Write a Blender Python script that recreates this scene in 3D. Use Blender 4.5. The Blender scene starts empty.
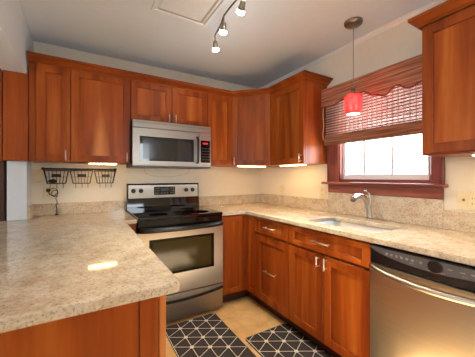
import bpy, bmesh, math, random
from mathutils import Vector, Matrix

random.seed(7)
PI = math.pi
SC = bpy.context.scene
COL = SC.collection

# ------------------------------------------------------------------ camera
cd = bpy.data.cameras.new('camera')
cam = bpy.data.objects.new('camera', cd)
COL.objects.link(cam)
cam.location = (-2.0374, -2.8302, 1.2527)
cam.rotation_euler = (PI / 2, 0, -0.536)
cd.sensor_fit = 'HORIZONTAL'
cd.sensor_width = 36.0
cd.lens = 257.65 / 475.0 * 36.0
cd.shift_y = -1.57 / 475.0
cd.clip_start = 0.02
SC.camera = cam

# ------------------------------------------------------------------ world, sun, daylight, exposure
W = bpy.data.worlds.new('world')
SC.world = W
W.use_nodes = True
bg = W.node_tree.nodes['Background']
bg.inputs[0].default_value = (0.93, 0.97, 1.0, 1)
bg.inputs[1].default_value = 3.2


def area(name, loc, rot, sx, sy, power, color):
    d = bpy.data.lights.new(name, 'AREA')
    d.shape = 'RECTANGLE'
    d.size = sx
    d.size_y = sy
    d.energy = power
    d.color = color
    o = bpy.data.objects.new(name, d)
    COL.objects.link(o)
    o.location = loc
    o.rotation_euler = rot
    return o


sd = bpy.data.lights.new('sun', 'SUN')
sd.energy = 66.0
sd.angle = math.radians(0.6)
sd.color = (0.97, 0.99, 1.0)
sun = bpy.data.objects.new('sun', sd)
COL.objects.link(sun)
sun.rotation_euler = Vector((0.05, 0.77, -0.63)).to_track_quat('-Z', 'Y').to_euler()
# daylight lamp at the kitchen window, plus two added fills at unseen openings
area('added_front_fill', (-1.1, -4.38, 1.7), (PI / 2, 0, 0), 0.8, 0.7, 7, (0.78, 0.89, 1.0))
area('added_dining_fill', (-4.97, -2.2, 1.4), (PI / 2 - 0.45, 0, -PI / 2), 2.2, 1.4, 5, (0.76, 0.90, 1.0))
area('daylight_kitchen_window', (0.22, -1.63, 1.5), (PI / 2, 0, PI / 2), 0.95, 0.85, 40, (0.80, 0.90, 1.0))

SC.view_settings.view_transform = 'Standard'
SC.view_settings.look = 'None'
SC.view_settings.gamma = 1.0
SC.view_settings.use_curve_mapping = False
SC.view_settings.exposure = 0.66

# ------------------------------------------------------------------ materials


def lin(c):
    r = []
    for v in c:
        v /= 255.0
        r.append(v / 12.92 if v <= 0.04045 else ((v + 0.055) / 1.055) ** 2.4)
    return (r[0], r[1], r[2], 1)


def newmat(name):
    m = bpy.data.materials.new(name)
    m.use_nodes = True
    nt = m.node_tree
    b = nt.nodes['Principled BSDF']
    return m, nt, b


def ramp(nt, stops):
    r = nt.nodes.new('ShaderNodeValToRGB')
    e = r.color_ramp.elements
    while len(e) < len(stops):
        e.new(0.5)
    for i, (p, c) in enumerate(stops):
        e[i].position = p
        e[i].color = c
    return r


def coords(nt, scale, kind='Object'):
    t = nt.nodes.new('ShaderNodeTexCoord')
    mp = nt.nodes.new('ShaderNodeMapping')
    mp.inputs['Scale'].default_value = scale
    nt.links.new(t.outputs[kind], mp.inputs[0])
    return mp


def noise(nt, vec, scale, detail=3, rough=0.5, dist=0.0):
    n = nt.nodes.new('ShaderNodeTexNoise')
    n.inputs['Scale'].default_value = scale
    n.inputs['Detail'].default_value = detail
    n.inputs['Roughness'].default_value = rough
    n.inputs['Distortion'].default_value = dist
    nt.links.new(vec.outputs[0], n.inputs['Vector'])
    return n


def mix(nt, a, b, fac, mode='MIX'):
    m = nt.nodes.new('ShaderNodeMix')
    m.data_type = 'RGBA'
    m.blend_type = mode
    for sock, v in ((m.inputs['Factor'], fac), (m.inputs['A'], a), (m.inputs['B'], b)):
        if hasattr(v, 'is_linked') or hasattr(v, 'links'):
            nt.links.new(v, sock)
        else:
            sock.default_value = v
    return m.outputs['Result']


def plain(name, c, rough=0.5, metal=0.0, spec=0.5, coat=0.0, var=0.04, scale=18):
    """flat colour with faint procedural mottling"""
    m, nt, b = newmat(name)
    mp = coords(nt, (1, 1, 1))
    n = noise(nt, mp, scale)
    c = lin(c)
    lo = tuple(v * (1 - var) for v in c[:3]) + (1,)
    hi = tuple(min(1, v * (1 + var)) for v in c[:3]) + (1,)
    r = ramp(nt, [(0.3, lo), (0.7, hi)])
    nt.links.new(n.outputs['Fac'], r.inputs[0])
    nt.links.new(r.outputs[0], b.inputs['Base Color'])
    b.inputs['Roughness'].default_value = rough
    b.inputs['Metallic'].default_value = metal
    b.inputs['Specular IOR Level'].default_value = spec
    b.inputs['Coat Weight'].default_value = coat
    return m


def wood(name, dark, midc, light, axis='Z', rough=0.36, coat=0.0, vary=0.10):
    m, nt, b = newmat(name)
    sc = {'Z': (9, 9, 0.75), 'X': (0.75, 9, 9), 'Y': (9, 0.75, 9)}[axis]
    info = nt.nodes.new('ShaderNodeObjectInfo')
    t = nt.nodes.new('ShaderNodeTexCoord')
    add = nt.nodes.new('ShaderNodeVectorMath')
    add.operation = 'ADD'
    comb = nt.nodes.new('ShaderNodeVectorMath')
    comb.operation = 'SCALE'
    comb.inputs[0].default_value = (7.3, 3.1, 5.7)
    nt.links.new(info.outputs['Random'], comb.inputs['Scale'])
    nt.links.new(t.outputs['Object'], add.inputs[0])
    nt.links.new(comb.outputs[0], add.inputs[1])
    mp = nt.nodes.new('ShaderNodeMapping')
    mp.inputs['Scale'].default_value = sc
    nt.links.new(add.outputs[0], mp.inputs[0])
    big = noise(nt, mp, 1.1, 2, 0.5, 0.6)
    fine = noise(nt, mp, 7.0, 4, 0.6, 0.2)
    r = ramp(nt, [(0.28, lin(dark)), (0.5, lin(midc)), (0.74, lin(light))])
    nt.links.new(big.outputs['Fac'], r.inputs[0])
    r2 = ramp(nt, [(0.3, (0.80, 0.78, 0.76, 1)), (0.7, (1.08, 1.08, 1.08, 1))])
    nt.links.new(fine.outputs['Fac'], r2.inputs[0])
    c = mix(nt, r.outputs[0], r2.outputs[0], 0.8, 'MULTIPLY')
    hsv = nt.nodes.new('ShaderNodeHueSaturation')
    mr = nt.nodes.new('ShaderNodeMapRange')
    mr.inputs['To Min'].default_value = 1 - vary
    mr.inputs['To Max'].default_value = 1 + vary
    nt.links.new(info.outputs['Random'], mr.inputs['Value'])
    nt.links.new(mr.outputs[0], hsv.inputs['Value'])
    nt.links.new(c, hsv.inputs['Color'])
    nt.links.new(hsv.outputs[0], b.inputs['Base Color'])
    b.inputs['Roughness'].default_value = rough
    b.inputs['Coat Weight'].default_value = coat
    b.inputs['Specular IOR Level'].default_value = 0.22
    return m


def steel(name, c, rough=0.28, axis='X', streak=0.12):
    m, nt, b = newmat(name)
    sc = {'X': (1.2, 60, 160), 'Z': (160, 60, 1.2), 'Y': (160, 1.2, 160)}[axis]
    mp = coords(nt, sc)
    n = noise(nt, mp, 2.0, 3)
    c = lin(c)
    r = ramp(nt, [(0.3, tuple(v * (1 - streak) for v in c[:3]) + (1,)), (0.7, c)])
    nt.links.new(n.outputs['Fac'], r.inputs[0])
    nt.links.new(r.outputs[0], b.inputs['Base Color'])
    mr = nt.nodes.new('ShaderNodeMapRange')
    mr.inputs['To Min'].default_value = rough * 0.85
    mr.inputs['To Max'].default_value = rough * 1.2
    nt.links.new(n.outputs['Fac'], mr.inputs['Value'])
    nt.links.new(mr.outputs[0], b.inputs['Roughness'])
    b.inputs['Metallic'].default_value = 1.0
    b.inputs['Anisotropic'].default_value = 0.4
    return m


def granite(name):
    m, nt, b = newmat(name)
    mp = coords(nt, (1, 1, 1))
    n1 = noise(nt, mp, 11.0, 6, 0.7, 0.6)
    r1 = ramp(nt, [(0.30, lin((178, 160, 138))), (0.47, lin((200, 185, 162))), (0.62, lin((210, 198, 178))), (0.8, lin((194, 186, 174)))])
    nt.links.new(n1.outputs['Fac'], r1.inputs[0])
    n2 = noise(nt, mp, 110.0, 4, 0.7)
    r2 = ramp(nt, [(0.34, lin((128, 102, 86))), (0.49, (1, 1, 1, 1)), (1.0, (1, 1, 1, 1))])
    nt.links.new(n2.outputs['Fac'], r2.inputs[0])
    c = mix(nt, r1.outputs[0], r2.outputs[0], 0.6, 'MULTIPLY')
    mp3 = coords(nt, (1.0, 0.5, 1))
    n3 = noise(nt, mp3, 34.0, 6, 0.8, 0.8)
    r3 = ramp(nt, [(0.58, (0, 0, 0, 1)), (0.74, (0.55, 0.55, 0.55, 1))])
    nt.links.new(n3.outputs['Fac'], r3.inputs[0])
    c = mix(nt, c, lin((146, 128, 116)), r3.outputs[0])
    n6 = noise(nt, mp3, 4.0, 4, 0.7, 2.0)
    r6 = ramp(nt, [(0.52, (0, 0, 0, 1)), (0.60, (0.35, 0.35, 0.35, 1)), (0.66, (0, 0, 0, 1))])
    nt.links.new(n6.outputs['Fac'], r6.inputs[0])
    c = mix(nt, c, lin((172, 138, 108)), r6.outputs[0])
    nt.links.new(c, b.inputs['Base Color'])
    b.inputs['Roughness'].default_value = 0.07
    b.inputs['Specular IOR Level'].default_value = 0.5
    return m


def glow(name, c, strength, base=0.8):
    m, nt, b = newmat(name)
    b.inputs['Base Color'].default_value = (base, base, base, 1)
    b.inputs['Emission Color'].default_value = lin(c)
    b.inputs['Emission Strength'].default_value = strength
    return m


def floor_mat():
    m, nt, b = newmat('floor_vinyl')
    mp = coords(nt, (1, 1, 1))
    n = noise(nt, mp, 7.0, 5, 0.6, 0.5)
    r = ramp(nt, [(0.3, lin((188, 150, 98))), (0.5, lin((206, 170, 116))), (0.72, lin((216, 184, 134)))])
    nt.links.new(n.outputs['Fac'], r.inputs[0])
    br = nt.nodes.new('ShaderNodeTexBrick')
    br.offset = 0.0
    br.inputs['Scale'].default_value = 1.0
    br.inputs['Brick Width'].default_value = 0.45
    br.inputs['Row Height'].default_value = 0.45
    br.inputs['Mortar Size'].default_value = 0.003
    br.inputs['Color1'].default_value = (1, 1, 1, 1)
    br.inputs['Color2'].default_value = (0.96, 0.96, 0.95, 1)
    br.inputs['Mortar'].default_value = (0.8, 0.77, 0.72, 1)
    nt.links.new(mp.outputs[0], br.inputs['Vector'])
    c = mix(nt, r.outputs[0], br.outputs['Color'], 0.8, 'MULTIPLY')
    nt.links.new(c, b.inputs['Base Color'])
    b.inputs['Roughness'].default_value = 0.42
    return m


def red_glass():
    m, nt, b = newmat('red_glass')
    nt.nodes.remove(b)
    out = nt.nodes['Material Output']
    mp = coords(nt, (1, 1, 1))
    n = noise(nt, mp, 30)
    r = ramp(nt, [(0.3, lin((248, 92, 96))), (0.7, lin((252, 116, 118)))])
    nt.links.new(n.outputs['Fac'], r.inputs[0])
    tr = nt.nodes.new('ShaderNodeBsdfTranslucent')
    df = nt.nodes.new('ShaderNodeBsdfDiffuse')
    gl = nt.nodes.new('ShaderNodeBsdfGlossy')
    gl.inputs['Roughness'].default_value = 0.12
    nt.links.new(r.outputs[0], tr.inputs[0])
    nt.links.new(r.outputs[0], df.inputs[0])
    a = nt.nodes.new('ShaderNodeMixShader')
    a.inputs[0].default_value = 0.35
    nt.links.new(tr.outputs[0], a.inputs[1])
    nt.links.new(df.outputs[0], a.inputs[2])
    c = nt.nodes.new('ShaderNodeMixShader')
    c.inputs[0].default_value = 0.06
    nt.links.new(a.outputs[0], c.inputs[1])
    nt.links.new(gl.outputs[0], c.inputs[2])
    nt.links.new(c.outputs[0], out.inputs[0])
    return m


def bamboo(name, c1, c2, c3, transl=0.35):
    m, nt, b = newmat(name)
    nt.nodes.remove(b)
    out = nt.nodes['Material Output']
    mp = coords(nt, (3, 3, 120))
    n = noise(nt, mp, 1.0, 2)
    r = ramp(nt, [(0.32, lin(c1)), (0.5, lin(c2)), (0.68, lin(c3))])
    nt.links.new(n.outputs['Fac'], r.inputs[0])
    tr = nt.nodes.new('ShaderNodeBsdfTranslucent')
    df = nt.nodes.new('ShaderNodeBsdfDiffuse')
    nt.links.new(r.outputs[0], tr.inputs[0])
    nt.links.new(r.outputs[0], df.inputs[0])
    a = nt.nodes.new('ShaderNodeMixShader')
    a.inputs[0].default_value = transl
    nt.links.new(df.outputs[0], a.inputs[1])
    nt.links.new(tr.outputs[0], a.inputs[2])
    nt.links.new(a.outputs[0], out.inputs[0])
    return m


def clear_glass(name):
    m, nt, b = newmat(name)
    nt.nodes.remove(b)
    out = nt.nodes['Material Output']
    t = nt.nodes.new('ShaderNodeBsdfTransparent')
    t.inputs[0].default_value = (0.95, 0.97, 0.97, 1)
    g = nt.nodes.new('ShaderNodeBsdfGlossy')
    g.inputs['Roughness'].default_value = 0.02
    mx = nt.nodes.new('ShaderNodeMixShader')
    mx.inputs[0].default_value = 0.05
    nt.links.new(t.outputs[0], mx.inputs[1])
    nt.links.new(g.outputs[0], mx.inputs[2])
    nt.links.new(mx.outputs[0], out.inputs[0])
    return m




def figured(name):
    m = wood(name, (122, 53, 15), (150, 70, 21), (170, 90, 32), vary=0.0)
    nt = m.node_tree
    b = nt.nodes['Principled BSDF']
    src = b.inputs['Base Color'].links[0].from_socket
    t = nt.nodes.new('ShaderNodeTexCoord')
    sp = nt.nodes.new('ShaderNodeSeparateXYZ')
    nt.links.new(t.outputs['Object'], sp.inputs[0])

    def mth(op, a, b_, clamp=False):
        n = nt.nodes.new('ShaderNodeMath')
        n.operation = op
        n.use_clamp = clamp
        for i, v in enumerate((a, b_)):
            if isinstance(v, (int, float)):
                n.inputs[i].default_value = v
            else:
                nt.links.new(v, n.inputs[i])
        return n.outputs[0]
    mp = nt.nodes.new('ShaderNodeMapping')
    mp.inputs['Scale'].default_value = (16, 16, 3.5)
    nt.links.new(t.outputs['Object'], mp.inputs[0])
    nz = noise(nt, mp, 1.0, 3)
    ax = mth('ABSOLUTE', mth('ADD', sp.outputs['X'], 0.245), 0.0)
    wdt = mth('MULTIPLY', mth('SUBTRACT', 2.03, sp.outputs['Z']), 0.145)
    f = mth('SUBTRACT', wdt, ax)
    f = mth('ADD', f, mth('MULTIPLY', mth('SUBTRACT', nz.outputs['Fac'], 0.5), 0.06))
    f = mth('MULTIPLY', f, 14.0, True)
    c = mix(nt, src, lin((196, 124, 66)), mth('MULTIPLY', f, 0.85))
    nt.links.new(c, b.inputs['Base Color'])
    return m


CH = ((118, 50, 14), (148, 68, 19), (170, 90, 30))
M = dict(
    wood=wood('cherry_wood', *CH),
    wood_x=wood('cherry_wood_horizontal', *CH, axis='X'),
    wood_y=wood('cherry_wood_lengthwise', *CH, axis='Y'),
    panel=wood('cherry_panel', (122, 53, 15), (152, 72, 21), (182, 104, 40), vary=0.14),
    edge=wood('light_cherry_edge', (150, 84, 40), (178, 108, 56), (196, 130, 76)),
    figured=figured('figured_cherry_panel'),
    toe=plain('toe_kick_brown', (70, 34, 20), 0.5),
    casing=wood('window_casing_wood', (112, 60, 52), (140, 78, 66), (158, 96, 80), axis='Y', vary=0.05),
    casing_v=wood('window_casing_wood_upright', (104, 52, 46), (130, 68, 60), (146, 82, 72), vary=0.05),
    wall=plain('cream_wall_paint', (222, 214, 198), 0.85, var=0.015),
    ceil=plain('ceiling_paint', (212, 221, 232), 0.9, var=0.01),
    beam=plain('beam_paint', (200, 203, 207), 0.85, var=0.01),
    white=plain('white_trim_paint', (232, 230, 226), 0.5, var=0.01),
    floor=floor_mat(),
    granite=granite('beige_granite'),
    steel=steel('brushed_steel', (172, 164, 154), 0.3),
    steel_mw=steel('brushed_steel_microwave', (158, 150, 140), 0.34),
    steel_v=steel('brushed_steel_appliance_door', (186, 176, 162), 0.32),
    steel_sink=steel('sink_steel', (176, 178, 182), 0.38, 'Y'),
    chrome=plain('satin_nickel', (226, 222, 214), 0.38, 1.0),
    faucet=plain('faucet_nickel', (206, 204, 200), 0.25, 1.0),
    nickel=plain('brushed_nickel', (150, 138, 124), 0.32, 1.0),
    rail=plain('track_grey_metal', (120, 116, 108), 0.35, 1.0),
    black=plain('black_plastic', (18, 18, 20), 0.3),
    glossblack=plain('black_glass', (8, 8, 10), 0.05, coat=0.5),
    charcoal=plain('charcoal_panel', (82, 81, 84), 0.35),
    darkglass=plain('oven_window_glass', (62, 52, 22), 0.10, spec=0.25),  # olive tint puts a yellowish reflection into the glass colour
    mwglass=plain('microwave_window_mesh', (36, 34, 32), 0.14, coat=0.2),
    mark=plain('pale_control_marks', (128, 126, 124), 0.5),
    reddisp=glow('red_display', (255, 40, 50), 0.35, 0.02),
    clock=glow('clock_display', (90, 110, 120), 0.12, 0.02),
    burner=plain('burner_ring_grey', (66, 66, 70), 0.12),
    iron=plain('black_wire', (26, 22, 20), 0.45),
    almond=plain('almond_plate', (220, 206, 170), 0.45),
    almond_d=plain('almond_slot', (110, 92, 62), 0.5),
    rug=plain('rug_black', (46, 43, 42), 0.95, var=0.15, scale=120),
    rugw=plain('rug_white', (214, 208, 196), 0.95, var=0.05),
    redglass=red_glass(),
    bulb=glow('warm_bulb', (255, 246, 232), 30.0),
    pbulb=glow('pendant_bulb', (255, 226, 200), 30.0),
    ledbar=glow('under_cabinet_tube', (255, 206, 132), 21.0),
    frost=glow('frosted_lens', (255, 226, 214), 1.6),
    slat=bamboo('bamboo_slats', (98, 66, 60), (128, 94, 86), (156, 122, 112), 0.25),
    slat_light=bamboo('bamboo_slats_pale', (176, 140, 128), (204, 172, 160), (224, 198, 186), 0.5),
    slat_d=bamboo('bamboo_valance_weave', (138, 86, 64), (176, 122, 96), (204, 156, 128), 0.15),
    fold=bamboo('bamboo_fold_weave', (138, 92, 68), (166, 118, 90), (188, 144, 114), 0.15),
    edging=plain('valance_edging', (140, 58, 44), 0.8),
    thread=plain('shade_thread', (160, 122, 112), 0.8),
    glass=clear_glass('window_glass'),
    vinyl=plain('white_vinyl', (236, 238, 240), 0.4, var=0.01),
    grey=plain('grey_vent_paint', (214, 219, 226), 0.6),
    ventbrown=plain('vent_brown_edge', (178, 166, 154), 0.6),
    cable=plain('grey_cable', (196, 178, 142), 0.6),
    dark=plain('dark_interior', (30, 20, 14), 0.8),
)

# ------------------------------------------------------------------ mesh helpers


def box(bm, x0, x1, y0, y1, z0, z1, bev=0.0, seg=1, mi=0):
    x0, x1 = min(x0, x1), max(x0, x1)
    y0, y1 = min(y0, y1), max(y0, y1)
    z0, z1 = min(z0, z1), max(z0, z1)
    vs = [bm.verts.new(p) for p in ((x0, y0, z0), (x1, y0, z0), (x1, y1, z0), (x0, y1, z0), (x0, y0, z1), (x1, y0, z1), (x1, y1, z1), (x0, y1, z1))]
    fs = [bm.faces.new([vs[i] for i in q]) for q in ((0, 3, 2, 1), (4, 5, 6, 7), (0, 1, 5, 4), (1, 2, 6, 5), (2, 3, 7, 6), (3, 0, 4, 7))]
    for f in fs:
        f.material_index = mi
    if bev > 0:
        es = list({e for f in fs for e in f.edges})
        r = bmesh.ops.bevel(bm, geom=es, offset=bev, segments=seg, affect='EDGES', profile=0.5)
        for f in r['faces']:
            f.material_index = mi
    return bm


def prism(bm, pts, axis, a, b, mi=0):
    """extrude a 2D outline along axis; pts are the two remaining coordinates in xyz order"""
    def P(p, t):
        if axis == 'x':
            return (t, p[0], p[1])
        if axis == 'y':
            return (p[0], t, p[1])
        return (p[0], p[1], t)
    A = [bm.verts.new(P(p, a)) for p in pts]
    B = [bm.verts.new(P(p, b)) for p in pts]
    n = len(pts)
    fs = [bm.faces.new(A), bm.faces.new(B[::-1])]
    for i in range(n):
        fs.append(bm.faces.new((A[i], B[i], B[(i + 1) % n], A[(i + 1) % n])))
    for f in fs:
        f.material_index = mi
    bmesh.ops.recalc_face_normals(bm, faces=fs)
    return bm


def tube(bm, pts, r, seg=8, cap=True, mi=0):
    pts = [Vector(p) for p in pts]
    rs = r if isinstance(r, (list, tuple)) else [r] * len(pts)
    rings = []
    up = None
    for i, p in enumerate(pts):
        a = pts[max(i - 1, 0)]
        b = pts[min(i + 1, len(pts) - 1)]
        t = (b - a).normalized()
        if up is None:
            up = Vector((0, 0, 1)) if abs(t.z) < 0.9 else Vector((1, 0, 0))
        u = (up - t * up.dot(t)).normalized()
        v = t.cross(u)
        up = u
        rings.append([bm.verts.new(p + (u * math.cos(2 * PI * k / seg) + v * math.sin(2 * PI * k / seg)) * rs[i]) for k in range(seg)])
    fs = []
    for i in range(len(rings) - 1):
        for k in range(seg):
            f = bm.faces.new((rings[i][k], rings[i][(k + 1) % seg], rings[i + 1][(k + 1) % seg], rings[i + 1][k]))
            f.smooth = True
            fs.append(f)
    if cap:
        fs.append(bm.faces.new(rings[0][::-1]))
        fs.append(bm.faces.new(rings[-1]))
    for f in fs:
        f.material_index = mi
    return bm


def lathe(bm, prof, c=(0, 0, 0), axis=(0, 0, 1), seg=24, sx=1.0, sy=1.0, mi=0, capped=True):
    q = Vector((0, 0, 1)).rotation_difference(Vector(axis))
    rings = []
    for r, h in prof:
        rings.append([bm.verts.new(Vector(c) + q @ Vector((r * sx * math.cos(2 * PI * k / seg), r * sy * math.sin(2 * PI * k / seg), h))) for k in range(seg)])
    fs = []
    for i in range(len(rings) - 1):
        for k in range(seg):
            f = bm.faces.new((rings[i][k], rings[i][(k + 1) % seg], rings[i + 1][(k + 1) % seg], rings[i + 1][k]))
            f.smooth = True
            fs.append(f)
    if capped:
        fs.append(bm.faces.new(rings[0][::-1]))
        fs.append(bm.faces.new(rings[-1]))
    for f in fs:
        f.material_index = mi
    return bm


def obj(name, bm, mats, parent=None, loc=None, normals=True):
    if normals:
        bmesh.ops.recalc_face_normals(bm, faces=bm.faces)
    me = bpy.data.meshes.new(name)
    bm.to_mesh(me)
    bm.free()
    if not isinstance(mats, (list, tuple)):
        mats = [mats]
    for m in mats:
        me.materials.append(m)
    o = bpy.data.objects.new(name, me)
    COL.objects.link(o)
    if loc is not None:
        o.location = loc
    if parent is not None:
        o.parent = parent
    return o


def B(*boxes, bev=0.0, seg=1):
    bm = bmesh.new()
    for b in boxes:
        box(bm, *b, bev=bev, seg=seg)
    return bm


def N():
    return bmesh.new()


def thing(name, label, cat, loc=(0, 0, 0), rz=0.0, group=None):
    o = bpy.data.objects.new(name, None)
    o.empty_display_size = 0.05
    COL.objects.link(o)
    o.location = loc
    o.rotation_euler = (0, 0, rz)
    return tag(o, label, cat, group)


def tag(o, label, cat, group=None):
    o['label'] = label
    o['category'] = cat
    if group:
        o['group'] = group
    return o


def struct(name, bm, mats, parent=None):
    o = obj(name, bm, mats, parent)
    if parent is None:
        o['kind'] = 'structure'
    return o


def copy_tree(src, parent=None):
    c = src.copy()
    COL.objects.link(c)
    if parent is not None:
        c.parent = parent
    for ch in list(src.children):
        copy_tree(ch, c)
    return c


def cat(pts, n=8):
    pts = [Vector(p) for p in pts]
    P = [pts[0] * 2 - pts[1]] + pts + [pts[-1] * 2 - pts[-2]]
    out = []
    for i in range(1, len(P) - 2):
        for k in range(n):
            s = k / n
            a, b, c, d = P[i - 1:i + 3]
            out.append(0.5 * ((2 * b) + (-a + c) * s + (2 * a - 5 * b + 4 * c - d) * s * s + (-a + 3 * b - 3 * c + d) * s ** 3))
    out.append(pts[-1])
    return out



# ------------------------------------------------------------------ the setting
H = 2.435
XL, YF = -5.0, -4.4
struct('floor', B((XL, 0, YF, 0, -0.05, 0)), M['floor'])
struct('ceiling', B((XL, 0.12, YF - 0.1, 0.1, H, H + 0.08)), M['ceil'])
struct('wall_back', B((XL - 0.1, 0.12, 0, 0.1, 0, H)), M['wall'])
WY0, WY1, WZ0, WZ1 = -2.0, -1.255, 1.225, 1.985
struct('wall_right', B((0, 0.12, YF, WY0, 0, H), (0, 0.12, WY1, 0, 0, H), (0, 0.12, WY0, WY1, 0, WZ0), (0, 0.12, WY0, WY1, WZ1, H)), M['wall'])
struct('wall_left', B((XL - 0.1, XL, YF, -3.3, 0, H), (XL - 0.1, XL, -1.1, 0, 0, H), (XL - 0.1, XL, -3.3, -1.1, 0, 0.7), (XL - 0.1, XL, -3.3, -1.1, 2.1, H)), M['wall'])
struct('wall_front', B((XL - 0.1, -1.5, YF - 0.1, YF, 0, H), (-0.7, 0.12, YF - 0.1, YF, 0, H), (-1.5, -0.7, YF - 0.1, YF, 2.05, H), (-1.5, -0.7, YF - 0.1, YF, 0, 1.35)), M['wall'])  # opening added and sized so the sun makes an unseen floor patch
struct('wall_stub', B((-2.555, -2.434, -0.2, 0, 0, 2.045)), M['beam'])
struct('ceiling_beam', B((-2.565, -2.418, YF, 0, 2.045, H)), M['beam'])
# white moulding where the window wall meets the ceiling
bm = N()
prism(bm, [(0, H), (-0.03, H), (-0.03, H - 0.008), (-0.018, H - 0.014), (-0.011, H - 0.026), (0, H - 0.032)], 'y', YF, 0)
struct('trim_1', bm, M['white'])

# kitchen window
win = bpy.data.objects.new('window_1', None)
COL.objects.link(win)
win['kind'] = 'structure'
win.location = (0, -1.63, 1.2)


def wpart(name, bm, m):
    bmesh.ops.translate(bm, verts=bm.verts, vec=(0, 1.63, -1.2))
    return obj(name, bm, m, win)


wpart('casing', B((-0.02, 0, WY1 - 0.005, -1.141, 1.2, 1.985), (-0.02, 0, -2.067, WY0 + 0.005, 1.2, 1.985), bev=0.004), M['casing_v'])
wpart('casing', B((-0.02, 0, -2.067, -1.141, 1.985, 2.06), bev=0.004), M['casing'])
wpart('backband', B((-0.03, 0, -1.155, -1.135, 1.2, 2.06), (-0.03, 0, -2.073, -2.053, 1.2, 2.06), bev=0.004), M['casing_v'])
wpart('sill', B((-0.075, 0.03, -2.09, -1.105, 1.185, 1.207), bev=0.006, seg=2), M['casing'])
wpart('apron', B((-0.022, 0, -2.067, -1.141, 1.105, 1.185), bev=0.004), M['casing'])
wpart('inner_stop', B((-0.008, 0.02, WY0 - 0.004, WY1 + 0.004, 1.207, 1.232), (-0.008, 0.02, WY1 - 0.016, WY1 + 0.004, 1.207, 1.985), (-0.008, 0.02, WY0 - 0.004, WY0 + 0.016, 1.207, 1.985)), M['casing'])
wpart('sash', B((0.03, 0.07, WY1 - 0.045, WY1, WZ0, WZ1), (0.03, 0.07, WY0, WY0 + 0.045, WZ0, WZ1), (0.03, 0.07, WY0 + 0.045, WY1 - 0.045, WZ0, WZ0 + 0.05), (0.03, 0.07, WY0 + 0.045, WY1 - 0.045, WZ1 - 0.045, WZ1), bev=0.003), M['vinyl'])
wpart('jamb', B((0.0, 0.12, WY1, WY1 + 0.004, WZ0, WZ1), (0.0, 0.12, WY0 - 0.004, WY0, WZ0, WZ1), (0.02, 0.12, WY0, WY1, WZ0 - 0.004, WZ0)), M['vinyl'])
for yy in (-1.477, -1.712):
    wpart('muntin', B((0.04, 0.055, yy - 0.010, yy + 0.010, WZ0 + 0.05, WZ1 - 0.045)), M['vinyl'])
wpart('pane', B((0.058, 0.062, WY0 + 0.045, WY1 - 0.045, WZ0 + 0.05, WZ1 - 0.045)), M['glass'])

# ------------------------------------------------------------------ cabinet builders (front faces local -y)


def bar_pull(parent, p0, p1, out=0.032, r=0.005):
    """bar handle between p0 and p1 (local points on the door face)"""
    p0, p1 = Vector(p0), Vector(p1)
    d = (p1 - p0).normalized()
    o = Vector((0, -out, 0))
    bm = N()
    tube(bm, [p0 + o - d * 0.014, p1 + o + d * 0.014], r, 10)
    for p in (p0, p1):
        tube(bm, [p, p + o], r * 0.8, 8)
    return obj('handle', bm, M['chrome'], parent)


def door(parent, x0, x1, z0, z1, y, st=0.057, name='door', th=0.02, wood_m='wood', panel_m='panel', rail=None):
    """shaker door: frame mesh with a recessed panel child; front face at y"""
    g = 0.003
    x0 += g
    x1 -= g
    z0 += g
    z1 -= g
    rl = rail or st
    bm = N()
    box(bm, x0, x0 + st, y, y + th, z0, z1, bev=0.0018)
    box(bm, x1 - st, x1, y, y + th, z0, z1, bev=0.0018)
    box(bm, x0 + st, x1 - st, y, y + th, z1 - rl, z1, bev=0.0018)
    box(bm, x0 + st, x1 - st, y, y + th, z0, z0 + rl, bev=0.0018)
    d = obj(name, bm, M[wood_m], parent)
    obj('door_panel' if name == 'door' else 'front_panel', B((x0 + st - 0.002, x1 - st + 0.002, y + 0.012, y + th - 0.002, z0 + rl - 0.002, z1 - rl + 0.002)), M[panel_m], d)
    return d


ZB, ZT = 1.376, 2.142
UD = 0.295          # upper carcass depth, doors bring it to 0.315
UG = 'cherry wall cabinets'

# A: narrow cabinet by the beam
t = thing('wall_cabinet', 'narrow single-door cherry wall cabinet at far left beside the ceiling beam', 'cabinet', (-2.134, 0, 0), 0, UG)
w = 2.407 - 2.134
obj('cabinet_body', B((-w, -0.001, -UD, -0.002, ZB + 0.002, ZT + 0.012)), M['wood'], t)
obj('filler_strip', B((-w, -0.23, -UD - 0.006, -UD, ZB, ZT + 0.012)), M['wood'], t)
d = door(t, -0.2285, 0, ZB, ZT, -0.315)
bar_pull(d, (-0.033, -0.315, 1.40), (-0.033, -0.315, 1.455))
# B
t = thing('wall_cabinet', 'wide single-door cherry wall cabinet over the wire basket rack', 'cabinet', (-1.676, 0, 0), 0, UG)
obj('cabinet_body', B((-0.457, -0.001, -UD, -0.002, ZB + 0.002, ZT + 0.012)), M['wood'], t)
d = door(t, -0.458, 0, ZB, ZT, -0.315, panel_m='figured')
bar_pull(d, (-0.033, -0.315, 1.40), (-0.033, -0.315, 1.455))
# C
t = thing('wall_cabinet', 'short two-door cherry wall cabinet directly above the microwave', 'cabinet', (-1.676, 0, 0), 0, UG)
obj('cabinet_body', B((0.001, 0.761, -UD, -0.002, 1.772, ZT + 0.012)), M['wood'], t)
for k in (0, 1):
    d = door(t, 0.381 * k, 0.381 * (k + 1), 1.77, ZT, -0.315)
    hx = 0.381 - 0.032 if k == 0 else 0.381 + 0.032
    bar_pull(d, (hx, -0.315, 1.795), (hx, -0.315, 1.85))
# D
t = thing('wall_cabinet', 'narrow cherry wall cabinet between the microwave and the angled corner cabinet', 'cabinet', (-0.914, 0, 0), 0, UG)
obj('cabinet_body', B((0.001, 0.303, -UD, -0.002, ZB + 0.002, ZT + 0.012)), M['wood'], t)
door(t, 0, 0.304, ZB, ZT, -0.315)
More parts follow.
